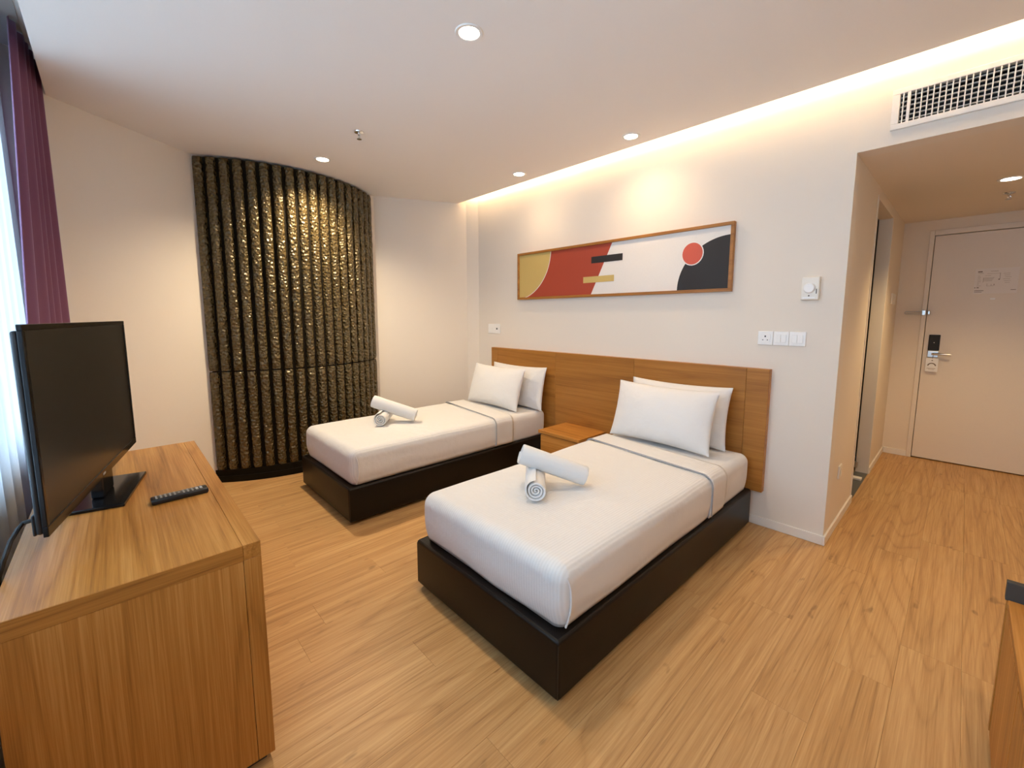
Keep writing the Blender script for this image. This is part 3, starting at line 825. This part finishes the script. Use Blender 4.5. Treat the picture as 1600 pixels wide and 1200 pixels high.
# power cable drooping behind the sideboard
ca = obj('power_cable', tube([(0.060, -3.212, 0.830), (0.058, -3.232, 0.826), (0.066, -3.241, 0.817), (0.102, -3.252, 0.800), (0.122, -3.264, 0.762), (0.120, -3.276, 0.722), (0.115, -3.284, 0.66), (0.11, -3.285, 0.5), (0.11, -3.285, 0.2), (0.11, -3.285, 0.008), (0.02, -3.29, 0.006)], 0.0055, 8), M['cable'], smooth=True)
tag(ca, 'black power cable hanging down behind the television', 'cable')

# remote control
rc = thing('remote_control', 'slim black remote control lying on the sideboard', 'remote', (-0.178, -2.888, DT), R_(3))
L_('body', B(-0.024, 0.024, -0.082, 0.082, 0.0, 0.020, 0.006, 3), M['black_plastic'], rc, smooth=True)
for j in range(11):
    y = -0.070 + j * 0.0128
    for i in range(3):
        if j in (5,) and i != 1: continue
        big = (j >= 9)
        L_('button', B(-0.017 + i * 0.0125, -0.017 + i * 0.0125 + 0.009, y, y + (0.008 if big else 0.006), 0.0195, 0.0215, 0.001, 1), M['button_white'] if (big and i == 1) else M['button'], rc)

# ================================================================== curtains
def drape(name, a_top, b_top, a_bot, b_bot, z0, z1, folds, amp, mat, label, nu=180, nz_=30, seed=0.0, th=0.0025):
    bm = bmesh.new(); rows = []
    for j in range(nz_ + 1):
        t = j / nz_; z = z1 + (z0 - z1) * t
        row = []
        a = Vector(a_top).lerp(Vector(a_bot), t); b = Vector(b_top).lerp(Vector(b_bot), t)
        d = (b - a); nrm = Vector((-d.y, d.x)).normalized()
        for i in range(nu + 1):
            u = i / nu
            ph = folds * 2 * math.pi * u + 0.9 * math.sin(2 * math.pi * u * 1.7 + seed) + 0.25 * noise.noise(Vector((u * 4, t * 2.5, seed)))
            am = amp * (0.55 + 0.45 * t) * (0.8 + 0.5 * noise.noise(Vector((u * 6, seed, 0.3))))
            s = math.sin(ph)
            off = am * (s - 0.22 * math.sin(2 * ph))
            p = a + d * u + nrm * off
            row.append(bm.verts.new((p.x, p.y, z)))
        rows.append(row)
    for r0, r1 in zip(rows[:-1], rows[1:]):
        for i in range(nu): bm.faces.new((r0[i], r0[i + 1], r1[i + 1], r1[i]))
    o = obj(name, bm, mat, smooth=True, angle=180)
    if th: solid(o, th, 0.0)
    return tag(o, label, 'curtain')
drape('curtain', (-1.880, -3.212), (-1.43, -3.256), (-1.868, -3.220), (-0.80, -3.312), 0.015, H + 0.150, 5.0, 0.023, M['purple'], 'heavy purple curtain gathered in the corner by the window', seed=1.3)
drape('sheer_curtain', (-1.78, -3.352), (2.40, -3.352), (-1.78, -3.352), (2.40, -3.352), 0.02, H + 0.06, 24.0, 0.018, M['sheer'], 'thin white sheer curtain across the whole window', nu=620, nz_=12, seed=2.1, th=0.0)
tk = thing('curtain_track', 'double metal curtain track in the ceiling pocket', 'curtain track', (0.35, -3.32, H + 0.06))
obj('rail', B(-0.70, 2.45, -3.262, -3.238, H + 0.055, H + 0.085, 0.002), M['track'], tk)
obj('rail', B(-1.76, 2.45, -3.365, -3.339, H + 0.065, H + 0.095, 0.002), M['track'], tk)
obj('hanger_plate', B(-1.78, 2.45, -3.36, -3.23, TOP - 0.012, TOP - 0.002), M['track'], tk)

# ================================================================== picture
pc = thing('picture', 'long framed abstract picture with red, yellow and black shapes', 'picture', (-0.373, 0, 1.536))
PX0, PX1, PZ0, PZ1 = -1.385, 0.642, 1.534, 1.984
fw = 0.021
obj('backing', B(PX0 + 0.004, PX1 - 0.004, -0.018, -0.001, PZ0 + 0.004, PZ1 - 0.004), M['furn_x'], pc)
for nm, bx_ in (('frame_rail', (PX0, PX1, PZ1 - fw, PZ1)), ('frame_rail', (PX0, PX1, PZ0, PZ0 + fw)), ('frame_stile', (PX0, PX0 + fw, PZ0 + fw, PZ1 - fw)), ('frame_stile', (PX1 - fw, PX1, PZ0 + fw, PZ1 - fw))):
    obj(nm, B(bx_[0], bx_[1], -0.034, -0.002, bx_[2], bx_[3], 0.0015, 1), M['frame'], pc)
ax0, ax1, az0, az1 = PX0 + fw, PX1 - fw, PZ0 + fw, PZ1 - fw
yA = -0.0195
cv = obj('canvas', B(ax0, ax1, yA, -0.018, az0, az1), M['art_cream'], pc)
def ell(cx, cz, rx, rz, a0, a1, n=28): return [(cx + rx * math.cos(R_(a0 + (a1 - a0) * i / n)), cz + rz * math.sin(R_(a0 + (a1 - a0) * i / n))) for i in range(n + 1)]
obj('red_field', poly_xz([(ax0, az0), (-0.493, az0), (-0.292, az1), (ax0, az1)], yA - 0.0002), M['art_red'], cv)
def yl(dx):   # yellow disc segment bounded by the frame
    pts = [(ax0, az1)]
    cxm, czm, rr = -1.40, 1.985, 0.445 + dx
    arc = [(cxm + rr * math.cos(R_(a)), czm + rr * math.sin(R_(a))) for a in range(0, -91, -4)]
    arc = [(max(x, ax0), min(max(z, az0), az1)) for x, z in arc]
    out = [(ax0, az1)]
    for q in arc:
        if q not in out: out.append(q)
    if (ax0, az0) not in out: out.append((ax0, az0))
    return out
obj('yellow_edge', poly_xz(yl(0.006), yA - 0.0010), M['art_white'], cv)
obj('yellow_disc', poly_xz(yl(0.0), yA - 0.0018), M['art_yellow'], cv)
obj('black_bar', poly_xz([(-0.494, 1.814), (-0.191, 1.814), (-0.191, 1.868), (-0.494, 1.868)], yA - 0.0012), M['art_black'], cv)
obj('yellow_bar', poly_xz([(-0.575, 1.654), (-0.266, 1.654), (-0.266, 1.705), (-0.575, 1.705)], yA - 0.0012), M['art_yellow'], cv)
def dq(e):
    pts = ell(ax1, az0, ax1 - 0.268 + e, 1.904 - az0 + e, 180, 90)
    return pts + [(ax1, az0)]
obj('black_disc_edge', poly_xz(dq(0.007), yA - 0.0002), M['art_white'], cv)
obj('black_disc', poly_xz(dq(0.0), yA - 0.0010), M['art_black'], cv)
obj('red_dot_edge', poly_xz(ell(0.370, 1.805, 0.0785, 0.0815, 0, 360 - 12.8, 27), yA - 0.0018), M['art_white'], cv)
obj('red_dot', poly_xz(ell(0.370, 1.805, 0.0715, 0.0745, 0, 360 - 12.8, 27), yA - 0.0026), M['art_coral'], cv)

# ================================================================== wall plates
def plate(x0, x1, z0, z1, kind, label, group=None):
    t = thing('wall_socket' if kind == 'socket' else 'light_switch', label, 'socket' if kind == 'socket' else 'switch', ((x0 + x1) / 2, 0, z0), group=group)
    obj('plate', B(x0, x1, -0.009, -0.0002, z0, z1, 0.0025), M['white_plastic'], t)
    cx, cz, w = (x0 + x1) / 2, (z0 + z1) / 2, (x1 - x0)
    if kind == 'socket':
        f = obj('insert', B(cx - 0.027, cx + 0.027, -0.0115, -0.009, cz - 0.027, cz + 0.027, 0.002), M['white_plastic'], t)
        obj('earth_slot', B(cx - 0.004, cx + 0.004, -0.0122, -0.0113, cz + 0.006, cz + 0.016), M['dark_grey'], f)
        obj('pin_slot', B(cx - 0.016, cx - 0.010, -0.0122, -0.0113, cz - 0.014, cz - 0.009), M['dark_grey'], f)
        obj('pin_slot', B(cx + 0.010, cx + 0.016, -0.0122, -0.0113, cz - 0.014, cz - 0.009), M['dark_grey'], f)
    else:
        for a, b in ((cx - 0.029, cx - 0.0006), (cx + 0.0006, cx + 0.029)):
            obj('rocker', B(a, b, -0.014, -0.009, cz - 0.025, cz + 0.025, 0.002), M['white_plastic'], t)
    return t
plate(0.815, 0.9005, 1.190, 1.276, 'socket', 'white wall socket, leftmost plate above the headboard end')
plate(0.902, 0.9865, 1.190, 1.276, 'switch', 'white double switch, middle plate right of the headboard')
plate(0.988, 1.074, 1.190, 1.276, 'switch', 'white double switch, rightmost of the three plates by hall corner')
# plates near the far corner
t = thing('wall_socket', 'small white double wall plate above the headboard in the corner', 'socket', (-1.77, 0, 1.182))
obj('plate', B(-1.868, -1.772, -0.009, -0.0002, 1.185, 1.288, 0.0025), M['white_plastic'], t)
obj('plate', B(-1.771, -1.677, -0.009, -0.0002, 1.185, 1.288, 0.0025), M['white_plastic'], t)
obj('switch_rocker', B(-1.843, -1.797, -0.013, -0.009, 1.205, 1.25, 0.002), M['white_plastic'], t)
obj('jack', B(-1.735, -1.715, -0.0105, -0.009, 1.228, 1.246, 0.001, 1), M['dark_grey'], t)
# thermostat dial
t = thing('thermostat', 'cream thermostat box with round dial on the wall', 'thermostat', (1.08, 0, 1.465))
obj('box', B(1.036, 1.124, -0.032, -0.0002, 1.465, 1.598, 0.005), M['cream_plastic'], t)
dl = lathe([(0, 0.016), (0.024, 0.015), (0.029, 0.010), (0.030, 0.0), (0, 0.0)], 28)
o = obj('dial', dl, M['white_plastic'], t, local=True, smooth=True)
o.data.transform(Matrix.Translation((-0.003, -0.032, 0.068)) @ Matrix.Rotation(R_(90), 4, 'X'))
obj('slider', B(1.110, 1.114, -0.0335, -0.032, 1.500, 1.528), M['dark_grey'], t)
obj('indicator', B(1.073, 1.080, -0.0335, -0.032, 1.486, 1.493), M['dark_grey'], t)
obj('label_strip', B(1.046, 1.106, -0.0328, -0.032, 1.474, 1.482), M['white_plastic'], t)
# hall plates
def hplate(y0, y1, z0, z1, label):
    t = thing('light_switch', label, 'switch', (XC, (y0 + y1) / 2, z0))
    obj('plate', B(XC + 0.0002, XC + 0.010, y0, y1, z0, z1, 0.0025), M['cream_plastic'], t)
    obj('rocker', B(XC + 0.010, XC + 0.014, (y0 + y1) / 2 - 0.014, (y0 + y1) / 2 + 0.014, (z0 + z1) / 2 - 0.025, (z0 + z1) / 2 + 0.025, 0.002), M['cream_plastic'], t)
hplate(2.10, 2.36, 1.48, 1.575, 'cream switch plate on hall wall beside the entrance door')
hplate(0.285, 0.37, 0.335, 0.420, 'small cream wall plate low on the hall wall near the corner')

# ================================================================== air conditioning grille
vt = thing('air_vent', 'white air-conditioning grille above the hall opening', 'air vent', ((VX0 + VX1) / 2, 0, 2.32))
fx0, fx1, fz0, fz1 = 1.366, VX1 + 0.030, 2.320, 2.515
for a in ((fx0, fx1, fz1 - 0.026, fz1), (fx0, fx1, fz0, fz0 + 0.028), (fx0, VX0, fz0 + 0.028, fz1 - 0.026), (VX1, fx1, fz0 + 0.028, fz1 - 0.026)):
    obj('frame_bar', B(a[0], a[1], -0.014, -0.0002, a[2], a[3], 0.003), M['white_metal'], vt)
obj('duct', B(VX0 - 0.01, VX1 + 0.01, 0.12, 0.125, VZ0 - 0.02, VZ1 + 0.02), M['black'], vt)
dk = bmesh.new(); box(dk, VX0, VX1, 0.03, 0.12, VZ0, VZ0 + 0.002); box(dk, VX0, VX1, 0.03, 0.12, VZ1 - 0.002, VZ1); box(dk, VX0, VX0 + 0.002, 0.03, 0.12, VZ0, VZ1); box(dk, VX1 - 0.002, VX1, 0.03, 0.12, VZ0, VZ1)
obj('duct_lining', dk, M['black'], vt)
for i in range(6):
    z = 2.366 + i * 0.0225
    obj('cross_blade', B(VX0, VX1, 0.012, 0.026, z - 0.002, z + 0.002), M['white_metal'], vt)
obj('divider', B(1.4235, 1.4355, -0.012, 0.012, VZ0, VZ1), M['white_metal'], vt)
x = 1.4085
xsl = [1.4085] + [1.4535 + 0.02155 * i for i in range(37)]
for x in xsl:
    if x > VX1 - 0.01: break
    obj('slat', B(x - 0.0022, x + 0.0022, -0.011, 0.009, VZ0, VZ1), M['white_metal'], vt)

# ================================================================== downlights, cove strip, sprinklers
def downlight(x, y, zc, label, watts, r=0.062, angle=120, blend=0.75, size=0.03, col=WARM):
    t = thing('downlight', label, 'downlight', (x, y, zc - 0.004), group='recessed ceiling downlights')
    obj('trim_ring', lathe([(r * 0.70, 0.0), (r * 0.74, -0.0035), (r * 0.95, -0.0045), (r, -0.001), (r, 0.0), (r * 0.70, 0.0)], 36, (x, y, zc - 0.0002)), M['white_metal'], t, smooth=True)
    obj('lens', lathe([(0, -0.0022), (r * 0.62, -0.0022), (r * 0.70, -0.0008), (r * 0.70, -0.0002), (0, -0.0002)], 32, (x, y, zc)), M['lens'], t, smooth=True)
    ld = bpy.data.lights.new('downlight_beam', 'SPOT'); ld.energy = watts; ld.color = col
    ld.spot_size = R_(angle); ld.spot_blend = blend; ld.shadow_soft_size = size
    lo = bpy.data.objects.new('downlight_beam', ld); COL.objects.link(lo)
    lo.parent = t; lo.location = (0, 0, -0.012)
downlight(0.130, -1.783, H, 'recessed downlight nearest the camera, in the middle of the ceiling', DOWN_W * 1.2, angle=168, blend=1.0, col=(1.0, 0.80, 0.53))
downlight(-1.861, -1.707, H, 'recessed downlight in front of the ribbed wall panel', DOWN_W * 4.7, angle=138, blend=0.95, col=(1.0, 0.80, 0.54))
downlight(-1.051, -0.334, H, 'recessed downlight over the left half of the picture', DOWN_W * 0.42, angle=150, blend=1.0, size=0.05)
downlight(0.035, -0.315, H, 'recessed downlight over the right half of the picture', DOWN_W * 0.78, angle=150, blend=1.0, size=0.05)
downlight(2.10, -1.75, H, 'added unseen downlight above the low bench, brightening the floor', DOWN_W * 0.95, angle=168, blend=1.0)  # added lamp out of view, continues the ceiling row to light the floor
downlight(1.840, 1.272, HH, 'recessed downlight in the hall ceiling', HALL_W, col=(1.0, 0.71, 0.36))

ls = obj('led_strip', B(-2.12, XR - 0.02, YC - 0.085, YC - 0.065, H + 0.046, H + 0.056), M['led'])
tag(ls, 'warm LED strip hidden in the ceiling cove above the headboard wall', 'light strip')
ad = bpy.data.lights.new('cove_glow', 'AREA'); ad.shape = 'RECTANGLE'; ad.size = 4.5; ad.size_y = 0.03
ad.energy = COVE_W; ad.color = (1.0, 0.78, 0.51)
ao = bpy.data.objects.new('cove_glow', ad); COL.objects.link(ao); ao.parent = ls
ao.location = (0, 0.016, 0.016); ao.rotation_euler = (R_(115), 0, 0)

def sprinkler(x, y, zc, label):
    t = thing('sprinkler', label, 'sprinkler', (x, y, zc - 0.05), group='ceiling sprinklers')
    obj('escutcheon', lathe([(0, 0), (0.032, 0), (0.030, -0.006), (0.016, -0.010), (0, -0.010)], 24, (x, y, zc - 0.0002)), M['chrome'], t, smooth=True)
    obj('body', lathe([(0, -0.010), (0.009, -0.010), (0.009, -0.022), (0.006, -0.024), (0, -0.024)], 16, (x, y, zc)), M['chrome'], t, smooth=True)
    fr = tube([(x - 0.006, y, zc - 0.022), (x - 0.011, y, zc - 0.032), (x - 0.002, y, zc - 0.044)], 0.0018, 6)
    tube([(x + 0.006, y, zc - 0.022), (x + 0.011, y, zc - 0.032), (x + 0.002, y, zc - 0.044)], 0.0018, 6, fr)
    obj('yoke_arms', fr, M['chrome'], t)
    obj('bulb', lathe([(0, -0.024), (0.0022, -0.026), (0.0022, -0.042), (0, -0.044)], 10, (x, y, zc)), M['steel'], t)
    obj('deflector', lathe([(0, -0.044), (0.015, -0.045), (0.016, -0.048), (0, -0.047)], 20, (x, y, zc)), M['chrome'], t)
sprinkler(-1.175, -1.710, H, 'chrome sprinkler head on the bedroom ceiling')
sprinkler(1.853, 1.742, HH, 'chrome sprinkler head on the hall ceiling')

# ================================================================== low bench at the right
bn = thing('luggage_bench', 'low wooden bench cabinet with dark upstand at the right edge', 'bench', (2.19, -1.6, 0))
bx0, bx1, by0, by1, bt = 1.883, XR - 0.006, -2.35, -1.02, 0.490
obj('carcass', B(bx0 + 0.016, bx1, by0, by1, 0.03, bt - 0.026, 0.001), M['furn_z'], bn)
obj('top_board', B(bx0, bx1, by0, by1 - 0.026, bt - 0.025, bt, 0.0015), M['furn_y'], bn)
obj('upstand', B(bx0 - 0.006, bx1, by1 - 0.025, by1, bt - 0.004, bt + 0.056, 0.002), M['dark_grey'], bn)
obj('corner_post', B(bx0 - 0.002, bx0 + 0.016, by1 - 0.022, by1, 0.03, bt - 0.005, 0.001), M['furn_z'], bn)
obj('gap_shade_strip', B(bx0 + 0.012, bx0 + 0.0165, by1 - 0.036, by1 - 0.021, 0.03, bt - 0.03), M['black'], bn)  # black strip paints the shade between post and door
d = by1 - 0.036
while d - 0.42 > by0 - 0.01:
    obj('front_door', B(bx0, bx0 + 0.015, d - 0.42, d, 0.034, bt - 0.03, 0.0012), M['furn_z'], bn)
    d -= 0.428
obj('plinth', B(bx0 + 0.03, bx1, by0 + 0.02, by1 - 0.02, 0.0, 0.03), M['dark_grey'], bn)

# added lamp inside the bathroom, unseen, to warm the doorway reveal
downlight(0.70, 1.45, HH, 'added unseen downlight in the bathroom, lighting the doorway reveal', 5.0, col=(1.0, 0.78, 0.5))
